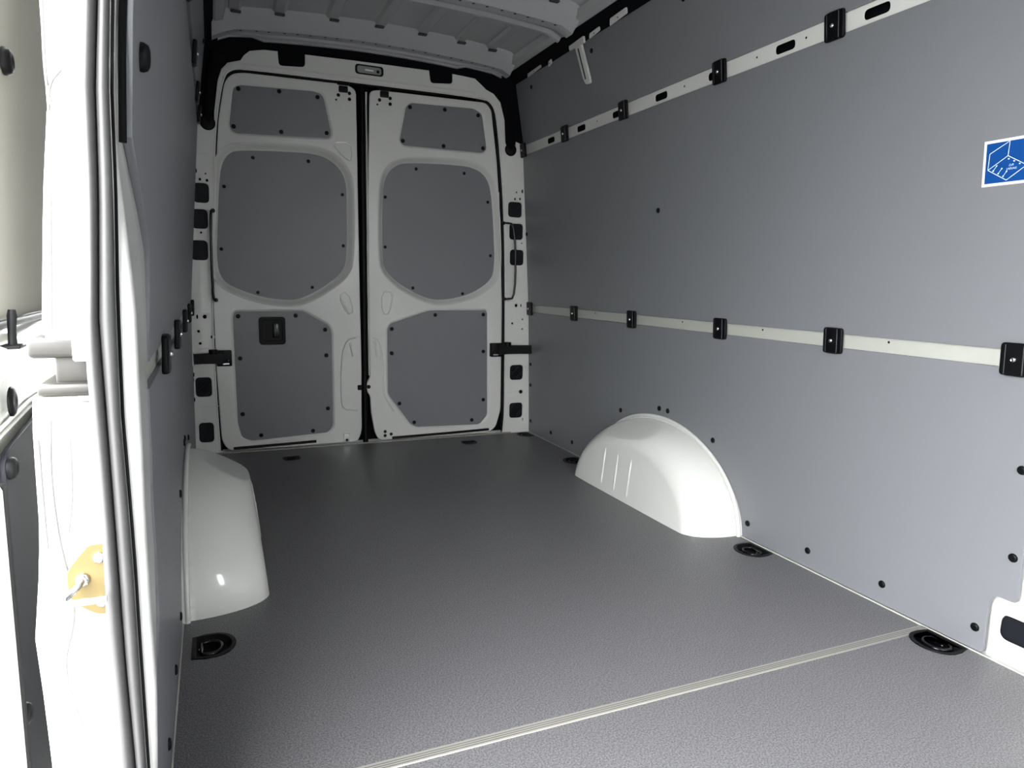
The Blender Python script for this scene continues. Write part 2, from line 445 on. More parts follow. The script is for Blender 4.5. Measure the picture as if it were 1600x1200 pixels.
inner = [(.742, 0), (.752, .138), (.747, .724), (.732, 1.181), (.704, 1.519), (.672, 1.76), (.645, 1.808), (.60, 1.828), (-.59, 1.822), (-.648, 1.812), (-.684, 1.775), (-.720, 1.585), (-.736, 1.40), (-.774, .727), (-.769, .23), (-.762, 0)]
pouter = outer + inner
LH = [(-.832, -.764, 1.202, 1.291), (-.842, -.773, 1.083, 1.172), (-.852, -.779, .938, 1.029), (-.859, -.787, .286, .381), (-.853, -.786, .060, .158)]
RH = [(.752, .834, 1.220, 1.302), (.762, .844, 1.098, 1.185), (.768, .851, .957, 1.043), (.782, .863, .308, .394), (.783, .865, .086, .174)]
holes = [rrect(*h, .020, 4) for h in LH+RH] + [rrect(-.078, .062, 1.866, 1.912, .016, 4)]
tiny = [(-.815, 1.345, .004, .011), (-.775, 1.335, .004, .004), (-.800, 1.308, .006, .007), (-.770, 1.305, .006, .007), (-.805, 1.065, .005, .005),
        (-.838, .672, .004, .012), (-.805, .672, .009, .010), (-.835, .603, .0065, .0065), (-.775, .575, .0065, .0065), (-.830, .545, .0065, .0065),
        (.800, 1.355, .004, .004), (.835, 1.362, .005, .012), (.792, 1.318, .005, .008), (.822, 1.320, .005, .008), (.838, 1.08, .004, .004),
        (.812, .733, .009, .010), (.842, .733, .004, .010), (.790, .632, .006, .006), (.853, .655, .005, .005), (.853, .600, .005, .005),
        (-.872, .39, .004, .012), (-.868, .37, .004, .014), (.878, .38, .003, .009), (.868, .075, .003, .009)]
holes += [ellipse(a, b, c, d, 8) for a, b, c, d in tiny]
link('pillar_and_header', plate_mesh(pouter, holes, .008, .0022, REAR(0)), 'paint', re_)
link('cavity', box_mesh(-.88, .90, .085, .090, 0, 2.06), 'black_foam', re_)
link('outer_door_skin', box_mesh(-1.0, 1.0, .105, .115, -.3, 2.12), 'paint', re_)
link('rear_sill', box_mesh(-.90, .93, -.004, .105, -.06, -.020), 'paint', re_)
for i, h in enumerate(LH+RH):
    cx = (h[0]+h[1])/2; cz = (h[2]+h[3])/2
    pg = link('hole_plug', plate_mesh(rrect(h[0]-.003, h[1]+.003, h[2]-.003, h[3]+.003, .02, 4), [], .004, .001, REAR(.007)), 'plug', re_)
    if i in (3, 8, 9):
        for k in range(5):
            o = (-2+k)*.017
            link('plug_rib', tube_mesh([(cx-.028+max(0, -o), .0035, cz-.028+max(0, o)), (cx+.028-max(0, o), .0035, cz+.028-max(0, -o))], .0035, 6), 'black', pg)
link('bolt', dome_mesh(.011, .004, 12), None, re_, loc=(.851, -.0005, .238), rot=ROT_REAR)
# pressed lines on the pillars
for s, xx in ((-1, -.80), (1, .815)):
    for z in (1.425, .69, .52, .24):
        w2 = .035 if z > .3 else .04
        link('pressed_line', tube_mesh([(xx-w2, -.0002, z), (xx+w2, -.0002, z-.002)], .0016, 6), 'paint', re_)
# frame step just inside the opening
def opening_lip(path, r, m, name, y):
    return link(name, tube_mesh([(x, y, z) for x, z in path], r, 8), m, re_)
lip = [(.752, .01), (.752, .138), (.747, .724), (.732, 1.181), (.704, 1.519), (.672, 1.76), (.645, 1.808), (.60, 1.828), (0, 1.826), (-.59, 1.822), (-.648, 1.812), (-.684, 1.775), (-.720, 1.585), (-.736, 1.40), (-.774, .727), (-.769, .23), (-.762, .01)]
lip2 = chaikin([(a, b) for a, b in lip], 2, False)
opening_lip(lip2, .0045, 'paint', 'frame_lip', .002)
# black weather strips seen in the door gaps
ws = [(x, z) for x, z in lip2]
def shrink(p, d): return (p[0]-d*(1 if p[0] > 0 else -1), p[1]-d*.6*(p[1] > 1.7))
link('weatherstrip', tube_mesh([(shrink(p, .008)[0], .014, shrink(p, .008)[1]) for p in ws if p[0] > .55], .0075, 8), 'black', re_)
link('weatherstrip', tube_mesh([(shrink(p, .006)[0], .022, shrink(p, .006)[1]) for p in ws if p[0] < .55], .0055, 8), 'black', re_)
link('header_line', tube_mesh([(-.60, -.001, 1.842), (-.3, -.0015, 1.846), (.2, -.0015, 1.848), (.55, -.001, 1.850)], .003, 6), 'paint', re_)
for x, z in ((-.135, 1.806), (.069, 1.806)):
    kp = link('catch', box_mesh(x-.030, x+.030, -.002, .020, z, z+.016, .003, 1), 'black', re_)

# black band above and beside the header
tr = empty('trim_3', (0, .01, 1.55), label='black foam band above the rear doors with round lower ends', kind='structure')
link('foam_band', box_mesh(-.84, .85, .012, .030, 1.832, 2.03), 'black_foam', tr)
link('foam_band', box_mesh(-.84, -.722, .012, .030, 1.50, 1.832), 'black_foam', tr)
link('foam_band', box_mesh(.712, .85, .012, .030, 1.50, 1.832), 'black_foam', tr)
for cx, cz, s, tx in ((-.757, 1.563, -1, -.702), (.759, 1.577, 1, .712)):
    link('end_cap', dome_mesh(.0335, .010, 24), None, tr, loc=(cx, -.0005, cz), rot=ROT_REAR)
    link('arm', tube_mesh([(cx, .006, cz), (cx-s*.004, .006, cz+.06), (cx-s*.02, .006, cz+.18), (tx, .006, cz+.31)], [.019, .022, .025, .034], 10), 'black_foam', tr)

# ---- rear door leaves
def door_leaf(name, label, outline, panels, back):
    d = empty(name, (sum(p[0] for p in outline)/len(outline), .02, 0), label=label, kind='structure')
    hs = []
    for (pts, fast, depth, grow, smooth) in panels:
        base = chaikin(pts, 2) if smooth else round_poly(pts, .016, 4)
        hs.append(offset(base, grow))
    link('inner_skin', plate_mesh(outline, hs, .020, .004, REAR(.016), 2), 'paint', d)
    for (pts, fast, depth, grow, smooth), h in zip(panels, hs):
        base = chaikin(pts, 2) if smooth else round_poly(pts, .016, 4)
        link('recess_edge', ring_mesh(offset(h, .003), base, .0165, depth, 6), 'paint', d)
        p = link('lining_panel', plate_mesh(offset(base, .006), [], .006, .0008, REAR(depth-.0015)), 'lining', d)
        for (x, z) in fast: fastener(p, (x, depth-.0015, z), ROT_REAR, FAST if not smooth else FAST_S)
        if back and not smooth and len(fast) == 9:
            hp = link('handle_pocket', plate_mesh(rrect(-.562, -.437, .532, .670, .018, 5), [rrect(-.545, -.454, .552, .652, .012, 4)], .010, .003, REAR(depth-.008)), 'black', p)
            link('pocket_bowl', plate_mesh(rrect(-.548, -.451, .549, .655, .012, 4), [], .003, .0008, REAR(depth-.002)), 'black', p)
            link('pull_lever', box_mesh(-.497, -.467, depth-.014, depth-.004, .566, .640, .004, 2), 'black_gloss', p)
    return d
LU = [(-.642, 1.707), (-.636, 1.737), (-.61, 1.748), (-.276, 1.76), (-.243, 1.752), (-.231, 1.732), (-.2, 1.579), (-.203, 1.56), (-.216, 1.553), (-.632, 1.536), (-.654, 1.546), (-.66, 1.568)]
LUf = [(-.618, 1.734), (-.436, 1.744), (-.258, 1.738), (-.645, 1.562), (-.431, 1.558), (-.217, 1.574)]
LM = [(-.634, 1.456), (-.403, 1.47), (-.245, 1.469), (-.162, 1.42), (-.127, 1.357), (-.123, 1.256), (-.126, .956), (-.16, .888), (-.225, .838), (-.286, .798), (-.364, .762), (-.422, .755), (-.547, .77), (-.645, .806), (-.71, .839), (-.739, .909), (-.728, 1.108), (-.711, 1.332), (-.695, 1.398), (-.671, 1.435)]
LMf = [(-.563, 1.431), (-.304, 1.436), (-.696, 1.287), (-.141, 1.286), (-.719, .994), (-.14, 1.031), (-.56, .789), (-.299, .818)]
LL = [(-.677, .667), (-.67, .692), (-.351, .696), (-.228, .624), (-.214, .591), (-.216, .101), (-.238, .07), (-.616, .052), (-.656, .073), (-.672, .143)]
LLf = [(-.656, .673), (-.386, .676), (-.243, .604), (-.654, .466), (-.239, .472), (-.652, .187), (-.236, .194), (-.568, .074), (-.314, .08)]
RU = [(.209, 1.761), (.551, 1.77), (.595, 1.749), (.624, 1.569), (.598, 1.554), (.168, 1.554), (.152, 1.572), (.186, 1.742)]
RUf = [(.204, 1.743), (.391, 1.751), (.577, 1.742), (.166, 1.573), (.385, 1.567), (.607, 1.575)]
RM = [(.191, 1.467), (.487, 1.478), (.579, 1.465), (.636, 1.426), (.663, 1.356), (.681, 1.178), (.693, .929), (.658, .86), (.546, .793), (.402, .762), (.3, .768), (.155, .841), (.08, .912), (.063, .961), (.066, 1.3), (.083, 1.391), (.127, 1.443)]
RMf = [(.243, 1.442), (.51, 1.44), (.078, 1.288), (.649, 1.297), (.076, 1.033), (.669, 1.007), (.225, .822), (.507, .795)]
RL = [(.309, .7), (.633, .701), (.641, .69), (.65, .109), (.606, .06), (.239, .068), (.207, .085), (.084, .257), (.082, .606), (.1, .632)]
RLf = [(.343, .679), (.622, .681), (.103, .605), (.102, .475), (.625, .474), (.143, .2), (.629, .198), (.225, .091), (.561, .085)]
Lout = round_poly([(-.720, .006), (-.752, .055), (-.764, .40), (-.766, .726), (-.726, 1.403), (-.711, 1.585), (-.680, 1.755), (-.645, 1.797), (-.594, 1.808), (-.122, 1.813), (-.072, 1.795), (-.064, .72), (-.060, .40), (-.062, .24), (-.062, .06), (-.085, .006)], .03, 3)
Rout = round_poly([(-.004, 1.795), (.037, 1.806), (.615, 1.810), (.648, 1.788), (.686, 1.521), (.716, 1.181), (.732, .723), (.735, .135), (.705, .035), (.660, .006), (.03, .006), (.006, .05), (-.012, .16), (-.016, .25), (-.034, .275), (-.034, .325), (-.016, .35), (-.018, .72), (-.018, 1.304)], .02, 3)
dl = door_leaf('door_1', 'left rear door leaf with black pull pocket', Lout,
               [(LU, LUf, .025, .010, False), (LM, LMf, .050, .034, True), (LL, LLf, .025, .010, False)], True)
dr = door_leaf('door_2', 'right rear door leaf without a pull pocket', Rout,
               [(RU, RUf, .025, .010, False), (RM, RMf, .050, .030, True), (RL, RLf, .025, .010, False)], False)
def relief(parent, pts, closed=True, r=.003, y=.0165):
    pts = chaikin(pts, 1, closed)
    link('pressed_line', tube_mesh([(x, y, z) for x, z in pts], r, 6, closed=closed), 'paint', parent)
relief(dl, [(-.176, .781), (-.127, .801), (-.096, .696), (-.132, .680)]); relief(dl, [(-.164, .774), (-.125, .690)], False)
relief(dr, [(.048, .80), (.112, .801), (.089, .680), (.051, .686)]); relief(dr, [(.108, .79), (.085, .69)], False)
relief(dl, [(-.195, 1.530), (-.098, 1.538), (-.096, 1.455), (-.112, 1.448), (-.15, 1.475)])
relief(dl, [(-.088, .560), (-.130, .552), (-.155, .50), (-.165, .42), (-.168, .25), (-.160, .185), (-.085, .175)], False, .004)
relief(dl, [(-.118, .535), (-.105, .465)], False, .006)
relief(dr, [(.000, .560), (.030, .545), (.045, .49), (.052, .42), (.055, .30), (.060, .24), (.11, .16)], False, .004)
relief(dr, [(.008, .545), (.022, .46)], False, .006)
relief(dl, [(-.735, 1.45), (-.748, 1.25), (-.756, .90)], False, .003); relief(dr, [(.700, 1.35), (.716, 1.0)], False, .003)
# shadow line under each leaf's lower ledge, put in as a black tube
link('ledge_shadow', tube_mesh([(-.70, .012, .018), (-.45, .012, .022), (-.30, .012, .026)], .007, 8), 'black', dl)
link('ledge_shadow', tube_mesh([(.10, .012, .016), (.40, .012, .020), (.66, .012, .026)], .007, 8), 'black', dr)
for par, x0 in ((dl, -.135), (dr, .069)):
    lt = link('top_latch', box_mesh(x0-.022, x0+.022, .004, .020, 1.772, 1.802, .005, 2), 'black', par)
    for dx, dz in ((-.024, -.012+1.77), (.030, 1.772), (.030, 1.744)):
        link('latch_bolt', FAST_S, None, par, loc=(x0+dx, .016, dz), rot=ROT_REAR)
    link('latch_bolt', FAST_S, None, par, loc=(x0-.035, .016, 1.735), rot=ROT_REAR).scale = (.55, .55, .6)
link('meeting_seal', tube_mesh([(-.041, .028, 0.0), (-.041, .028, .25), (-.046, .028, .30), (-.041, .028, .36), (-.042, .028, 1.815)], .0135, 8), 'black', dr)
link('edge_return', tube_mesh([(-.019, .024, .36), (-.021, .024, .9), (-.021, .024, 1.79)], .005, 6), 'paint', dr)
link('lock_catch', box_mesh(-.083, -.058, .010, .018, .285, .312, .003, 1), 'black', dl)
link('lock_button', dome_mesh(.010, .006, 14), None, dr, loc=(-.024, .016, .300), rot=ROT_REAR)
lp = link('lower_latch', box_mesh(-.160, -.128, .011, .017, .015, .056, .002, 1), 'steel', dl)
link('latch_bolt', dome_mesh(.007, .005, 10), None, lp, loc=(-.143, .011, .022), rot=ROT_REAR)
for x, z in ((.062, .052), (.062, .030), (.095, .036)):
    link('bolt', FAST_S, None, dr, loc=(x, .016, z), rot=ROT_REAR)

# ---- sliding side door, open, standing outside the body
d3 = empty('door_3', (-1.04, -2.3, -.1), label='open sliding side door seen outside behind the body pillar', kind='structure')
def SIDE(x): return lambda u, v, w: (x+w, u, v)
def sidex(v): return -1.045 + .05*max(0, v-.8)
def SIDE_T(off): return lambda u, v, w: (sidex(v)+off+w, u, v)
link('door_sheet', loft([[(sidex(z)-.012, y, z) for z in (-.25, .2, .62, .64, .80, 1.2, 1.6, 1.8)] for y in (-2.58, -1.4)], smooth=False), 'paint', d3)
link('door_edge', box_mesh(-1.12, -1.024, -2.64, -2.592, -.25, .60, .008, 2), 'paint', d3)
link('edge_seal', tube_mesh([(-1.0255, -2.590, z) for z in (-.2, .1, .3, .5, .60)], .0045, 8), 'black', d3)
up = link('lining_panel', plate_mesh([(-2.62, .802), (-1.45, .802), (-1.45, 1.75), (-2.62, 1.75)], [], .008, .001, SIDE_T(.0)), 'lining_sunlit', d3)
lo = link('lining_panel', plate_mesh(round_poly([(-2.575, -.22), (-1.45, -.22), (-1.45, .655), (-2.33, .640), (-2.527, .622)], .03, 4), [], .008, .0015, SIDE(-1.036)), 'lining_shaded', d3)
link('fastener', FAST_B, None, lo, loc=(-1.036, -2.512, .600), rot=(0, PI/2, 0)); link('fastener', FAST_B, None, lo, loc=(-1.036, -2.548, .255), rot=(0, PI/2, 0))
link('fastener', FAST_B, None, up, loc=(sidex(1.16), -2.405, 1.16), rot=(0, PI/2, 0)).scale = (1.2, 1.2, 1.2)
link('gasket', tube_mesh([(-1.036, -2.60, .795), (-1.036, -1.6, .797)], .006, 8), 'black', d3)
rows = []
for y, zt, zb, dx in ((-2.66, .770, .71, .0), (-2.58, .768, .705, .024), (-2.50, .768, .710, .030), (-2.42, .774, .735, .012), (-2.2, .785, .745, .006), (-1.5, .785, .745, .006)):
    rows.append([(-1.048, y, zt+.012), (-1.046+dx, y, zt), (-1.044+dx, y, (zt+zb)/2), (-1.048, y, zb)])
link('pressed_ledge', loft(rows, ang=30), 'paint', d3)
for k, z in enumerate((.650, .659)):
    link('pressed_line', tube_mesh([(-1.052, -2.60, z-.020), (-1.052, -2.3, z), (-1.052, -1.6, z)], .0035, 6), 'paint', d3)
gm = link('grommet', dome_mesh(.022, .006, 18), None, d3, loc=(-1.046, -2.43, .680), rot=(0, PI/2, 0))
hd = link('release_lever', tube_mesh([(-1.015, -2.532, .772), (-1.015, -2.532, .79), (-1.014, -2.530, .81), (-1.014, -2.529, .818)], [.0058, .005, .006, .0045], 8), 'black', d3)
link('lever_base', box_mesh(-1.03, -1.004, -2.545, -2.51, .767, .772, .0015, 1), 'black', d3)

# ---- rear pillar of the sliding door opening
pl_ = empty('wall_pillar', (-.90, -2.82, -.1), label='white body pillar with sealant beads at the sliding door opening', kind='structure')
JAMB = [(-.10, -.946), (.20, -.950), (.329, -.952), (.423, -.955), (.479, -.958), (.55, -.950), (.602, -.946), (.705, -.945), (.738, -.943)]
JAMB2 = [(.806, -.930), (.826, -.929), (.947, -.920), (1.051, -.909), (1.128, -.902), (1.4, -.878), (1.8, -.84)]
SL = [(-.10, -.883), (.343, -.883), (.432, -.883), (.497, -.886), (.601, -.884), (.662, -.885), (.747, -.887), (.785, -.888), (.866, -.882), (.944, -.879), (1.042, -.878), (1.116, -.872), (1.4, -.852), (1.8, -.815)]
SM = [(-.10, -.866), (.341, -.867), (.451, -.870), (.558, -.871), (.661, -.872), (.746, -.873), (.823, -.874), (.945, -.867), (1.044, -.864), (1.118, -.858), (1.4, -.838), (1.8, -.80)]
SR = [(-.10, -.855), (.335, -.856), (.485, -.857), (.556, -.857), (.626, -.858), (.726, -.860), (.841, -.858), (.946, -.854), (1.046, -.852), (1.12, -.847), (1.4, -.828), (1.8, -.79)]
def zsamples(z0, z1, n): return [z0+(z1-z0)*k/n for k in range(n+1)]
def jamb_mesh(tab, z0, z1):
    rows = []
    for z in zsamples(z0, z1, 26):
        xo, xi = interp(tab, z), interp(SL, z)
        # groove line drifting with height
        g = .35+.12*math.sin(z*6)
        def P(t, y): return (xi+.006+(xo-xi-.006)*t, y, z)
        rows.append([P(0, -2.832), P(g-.04, -2.829), P(g, -2.826), P(g+.05, -2.822), P(.82, -2.818), P(.93, -2.814), P(1, -2.800), P(1.0, -2.78), (xo+.004, -2.60, z)])
    me = loft(rows, ang=60)
    return me
j1 = link('jamb', jamb_mesh(JAMB, -.10, .738), 'paint_side', pl_)
j2 = link('jamb', jamb_mesh(JAMB2, .806, 1.8), 'paint_side', pl_)
link('jamb_end', box_mesh(-.925, -.875, -2.816, -2.70, .800, .807, .002, 1), 'paint_side', pl_)
link('jamb_end', box_mesh(-.938, -.875, -2.816, -2.70, .735, .742, .003, 1), 'paint_side', pl_)
def bead(parent, pts, r=.0016):
    link('sealant_bead', tube_mesh(chaikin(pts, 2, False), r, 6), 'bead', parent)
bead(j2, [(-.905, -2.8255, 1.12), (-.907, -2.825, 1.05), (-.903, -2.8255, 1.02), (-.893, -2.829, 1.005)])
bead(j2, [(-.893, -2.829, 1.058), (-.904, -2.8255, 1.045), (-.906, -2.8255, 1.02)])
bead(j2, [(-.910, -2.822, .945), (-.913, -2.822, .90), (-.916, -2.822, .84), (-.918, -2.822, .81)])
bead(j2, [(-.912, -2.822, .885), (-.900, -2.826, .895), (-.895, -2.829, .90)])
bead(j1, [(-.925, -2.821, .72), (-.929, -2.821, .66), (-.925, -2.821, .58), (-.916, -2.823, .54), (-.918, -2.823, .50), (-.930, -2.82, .46), (-.926, -2.82, .42), (-.915, -2.823, .37), (-.905, -2.824, .30)])
bead(j1, [(-.938, -2.817, .70), (-.938, -2.817, .62), (-.936, -2.817, .57), (-.938, -2.817, .49), (-.938, -2.817, .44), (-.932, -2.819, .36)])
bead(j1, [(-.909, -2.8245, .70), (-.910, -2.8245, .64), (-.917, -2.823, .60)])
# inner sheet between seal and lining
rows = []
GREY = [(-.10, -2.76), (.20, -2.75), (.245, -2.68), (.28, -2.55), (.33, -2.485), (.43, -2.475), (.53, -2.50), (.60, -2.485), (.70, -2.485), (.78, -2.485), (.895, -2.515), (.945, -2.615), (.975, -2.695), (1.01, -2.79), (1.1, -2.81), (1.8, -2.81)]
XW = [(-.1, -.853), (.25, -.852), (.31, -.848), (.41, -.844), (.50, -.8455), (.6, -.8455), (.69, -.8445), (.755, -.844), (.835, -.843), (.90, -.8466), (.99, -.852), (1.05, -.8505), (1.12, -.846), (1.4, -.827), (1.8, -.789)]
for z in zsamples(-.10, 1.8, 76):
    yg = interp(GREY, z)
    xr = interp(SR, z); xg = interp(XL, z)-.002; xw = interp(XW, z)
    r = [(xr-.018, -2.835, z), (xr-.002, -2.834, z), (xw-.004, -2.826, z), (xw-.001, -2.821, z), (xw, -2.814, z), (xw-.001, -2.80, z)]
    for t in (.35, .7): r.append((xw-.001+(xg-xw)*t, -2.80+(yg+.012+2.80)*t, z))
    r += [(xg, yg+.012, z), (xg-.012, yg+.03, z)]
    rows.append(r)
link('inner_sheet', loft(rows, ang=70), 'paint', pl_)

# ================================================================== THINGS
# ---- door seal of the sliding door opening
rows = []
for z in zsamples(-.10, 1.8, 70):
    l, m_, r_ = interp(SL, z), interp(SM, z), interp(SR, z)
    r = [(l+.002, -2.832, z)]
    for k in range(1, 8):
        a = PI*k/8; r.append(((l+m_)/2-(m_-l)/2*math.cos(a), -2.836-.018*math.sin(a)**.8, z))
    r.append((m_, -2.838, z))
    for k in range(1, 8):
        a = PI*k/8; r.append(((m_+r_)/2-(r_-m_)/2*math.cos(a), -2.838-.013*math.sin(a)**.8, z))
    r.append((r_-.002, -2.834, z)); r.append(((l+r_)/2, -2.826, z))
    rows.append(r)
sealo = empty('door_seal', (-.87, -2.84, -.1), label='grey double lipped rubber seal running down the door pillar', cat='rubber seal')
link('bulb', loft(rows, closed_u=True, ang=70), 'rubber', sealo)
link('edge_lip', tube_mesh([(interp(SR, z)+.001, -2.836, z) for z in zsamples(-.10, 1.8, 60)], .0016, 6), 'black', sealo)
# perforated black strip by the upper lining edge
tg = tube_mesh([(interp(XL, z)+.002, -2.803, z) for z in zsamples(1.0, 1.8, 20)], .004, 6)
link('edge_strip', tg, 'black', pl_)

# ---- guide rail of the sliding door, seen end on in the pillar notch
gr = empty('guide_rail', (-.92, -2.81, .745), label='metal sliding door guide channel end set between the white jambs', cat='door rail')
def lip_plate(xo, z0, z1, y0):
    return box_mesh(xo, -.872, y0, -2.60, z0, z1, .005, 3)
link('upper_lip', lip_plate(-.942, .782, .803, -2.815), 'rail_metal', gr)
link('lower_lip', lip_plate(-.937, .742, .756, -2.812), 'rail_metal', gr)
link('channel_back', lip_plate(-.922, .752, .786, -2.800), 'rail_metal', gr)
link('end_cap', box_mesh(-.902, -.876, -2.822, -2.80, .779, .803, .002, 1), 'edge_ply', gr)

# ---- striker on the jamb
st = empty('door_striker', (-.90, -2.83, .55), label='yellow zinc striker plate with a pin on the white jamb', cat='striker')
pts = round_poly([(-.872, .590), (-.898, .590), (-.913, .572), (-.919, .562), (-.919, .535), (-.905, .520), (-.893, .512), (-.872, .512)], .004, 3)
link('plate', plate_mesh(pts, [], .004, .001, REAR(-2.834)), 'zinc', st)
link('pin', tube_mesh([(-.905, -2.836, .553), (-.908, -2.846, .550), (-.917, -2.862, .545), (-.916, -2.866, .542), (-.905, -2.866, .542), (-.880, -2.866, .542)], .0035, 10), 'steel', st)
link('collar', dome_mesh(.007, .005, 14), None, st, loc=(-.905, -2.834, .553), rot=ROT_REAR).data.materials[0] = MATS['steel']
for z in (.575, .527):
    s_ = link('screw', dome_mesh(.006, .004, 12), None, st, loc=(-.889, -2.834, z), rot=ROT_REAR); s_.data.materials[0] = MATS['steel']

# ---- wheel arches
def wheel_arch(side, xw, xi, label):
    root = empty('wheel_arch', (xw, -1.32, 0), label=label, cat='wheel arch', group='white wheel arches')
    yc, a, b = -1.32, .490, .335
    H = abs(xw-xi); nU, nT = 110, 26
    rows = []
    for i in range(nU+1):
        u = PI*i/nU
        cy, cz = math.cos(u), max(0, math.sin(u))
        row = []
        # flange on the wall, then shoulder, then inner face towards the centre
        prof = [(.0, -.004), (.0, .012), (.012, .014)]
        for k in range(nT+1):
            t = k/nT*PI/2
            ins = .012 + .105*(1-math.cos(t))**.9
            h = .014 + (H-.014)*math.sin(t)**.85
            prof.append((ins, h))
        for f in (.30, .55, .8, 1.0): prof.append((.117+f*.2, H+.002))
        for ins, h in prof:
            fr = max(0.0, 1-ins/.335)
            ay = a-ins*.95 if ins <= .13 else (a-.1235)*(1-(ins-.13)/.21)
            az = b*(1-ins/.335)
            if ins > .117:
                q = (ins-.117)/.2
                ay = (a-.117*.95)*(1-q)+.02*q; az = b*(1-.117/.335)*(1-q)
            z = max(0, az*cz)
            # rear end steeper than the front
            x = xw - side*h
            if side: x += side*.035*(z/b)*min(1, h/H)       # inner face leans outwards with height
            P = Vector((x, yc-ay*cy, z-.004))
            # flattened facet along the upper rear shoulder
            n = Vector((-side*.50, .10, .86)).normalized()
            c0 = Vector((xw-side*.072, -1.20, .281))
            over = (P-c0).dot(n)
            if over > 0 and h > .03: P -= n*over*.9
            row.append(tuple(P))
        rows.append(row)
    sh = link('shell', loft(rows, ang=60), 'paint', root)
    rim = []
    for i in range(nU+1):
        u = PI*i/nU
        rim.append((xw-side*.010, yc-(a-.004)*math.cos(u), (b-.003)*max(0, math.sin(u))))
    link('flange', tube_mesh(rim, .007, 8), 'paint', root)
    # raised top shelf
    for y in (-1.155, -1.255, -1.353):
        pts = []
        for k in range(7):
            z = .015+.165*k/6
            pts.append((xi+side*(.035*z/b+.0015), y-.01*k/6*0, z))
        rr = [.002]+[.007]*5+[.002]
        link('pressed_rib', tube_mesh(pts, rr, 10), 'paint', root)
    return root
wheel_arch(1, .902, .717, 'glossy white wheel arch against the bright right wall')
wheel_arch(-1, -.868, -.655, 'glossy white wheel arch beside the left wall and pillar')

# ---- lashing rings
LR = ['recessed black lashing ring in front of the left wheel arch', 'recessed black lashing ring in front of the right wheel arch',
      'recessed black lashing ring by the aluminium floor strip', 'black lashing ring just behind the right wheel arch',
      'black lashing ring in the rear right floor corner', 'black lashing ring before the right rear door leaf', 'black lashing ring before the left rear door leaf']
def lashing(c, label):
    cx, cy, ang, s = c
    root = empty('lashing_ring', (cx, cy, 0), label=label, cat='lashing ring', group='lashing rings sunk in the floor')
    link('rim', plate_mesh(d_outline(cx, cy, ang, s, .003), [d_outline(cx, cy, ang, s, -.007)], .004, .0012, FLOORF(.003)), 'black', root)
    o0, o1 = d_outline(cx, cy, ang, s, -.006), d_outline(cx, cy, ang, s, -.016)
    rows = [[(x, y, .001) for x, y in o0], [(x, y, -.016) for x, y in o1]]
    me = loft(rows, closed_u=True, ang=60)
    link('cup', me, 'black', root)
    link('cup_base', plate_mesh(d_outline(cx, cy, ang, s, -.014), [], .002, .0003, FLOORF(-.015)), 'black', root)
    c2, s2 = math.cos(ang), math.sin(ang)
    pts = []
    for k in range(15):
        a = -PI*.72+PI*1.44*k/14
        x, y = -.004+.028*math.cos(a), .032*math.sin(a)
        pts.append((cx+s*(x*c2-y*s2), cy+s*(x*s2+y*c2), -.004))
    link('ring', tube_mesh(pts, .0045*s, 8, closed=True), 'black_gloss', root)
    b = link('bolt', dome_mesh(.009*s, .006, 12), None, root, loc=(cx-s*.026*c2, cy-s*.026*s2, -.013)); b.data.materials[0] = MATS['black_gloss']
    b2 = link('stud', dome_mesh(.004*s, .003, 8), None, root, loc=(cx-s*.026*c2, cy-s*.026*s2, -.007)); b2.data.materials[0] = MATS['steel']
for c, l in zip(D_cups, LR): lashing(c, l)

# ---- rail clips
def clip_meshes():
    # local: x=along wall (y), y=up, z=out of the wall
    base = plate_mesh(rrect(-.033, .033, -.037, .037, .009, 4), [], .010, .003, lambda u, v, w: (u, v, .010+w), 2)
    base.materials.append(MATS['black'])
    V = []
    rows = []
    for v in (-.0375, -.034, 0, .034, .0375):
        d = .004 if abs(v) > .036 else 0
        rows.append([(-.020, v, .009), (-.0185, v, .0135-d), (.0185, v, .0135-d), (.020, v, .009)])
    br = loft(rows, ang=20); br.materials.append(MATS['black'])
    edge = [tube_mesh([(x, -.033, .0128), (x, .033, .0128)], .0013, 6) for x in (-.0195, .0195)]  # highlights along the ridge edges, painted in as lighter grey lines
    for e in edge: e.materials.append(MATS['plug_edge'])
    e = edge
    scr = dome_mesh(.0062, .006, 12); scr.materials[0] = MATS['steel']
    return base, br, e, scr
mat('plug_edge', (.07, .07, .075), .25)
CB, CR, CE, CS = clip_meshes()
ORD = ['first', 'second', 'third', 'fourth', 'fifth', 'sixth', 'seventh']
def clip(side, tab, y, z, label, group):
    fn, rot = wall_fn(side, tab, z-.06, z+.06, 0)
    p = Vector(fn(y, z, 0))
    n = Vector(fn(y, z, 1))-p; n.normalize()
    yax = Vector((0, 1, 0)); up_ = n.cross(yax)
    if up_.z < 0: yax = -yax; up_ = n.cross(yax)
    m = Matrix((yax, up_, n)).transposed()
    e = empty('rail_clip', p, label=label, cat='rail clip', group=group)
    e.rotation_euler = m.to_euler()
    def sub(nm, me, zz, par):
        o = bpy.data.objects.new(nm, me); COL.objects.link(o); o.parent = par; o.location = (0, 0, zz); return o
    sub('base', CB, 0, e); br = sub('bridge', CR, 0, e)
    sub('edge_glint', CE[0], 0, br); sub('edge_glint', CE[1], 0, br); sub('screw', CS, .0125, br)
for k, y in enumerate((-.035, -.562, -1.085, -1.656, -2.150, -2.655)):
    clip(1, XR, y, .7175, '%s black clip from the rear on the lower white rail, right wall' % ORD[k], 'clips on the lower right rail')
for k, y in enumerate((-.025, -.515, -1.040, -1.640, -2.115, -2.62)):
    if y < -2.3: continue
    clip(1, XR, y, 1.5765, '%s black clip from the rear on the upper white rail, right wall' % ORD[k], 'clips on the upper right rail')
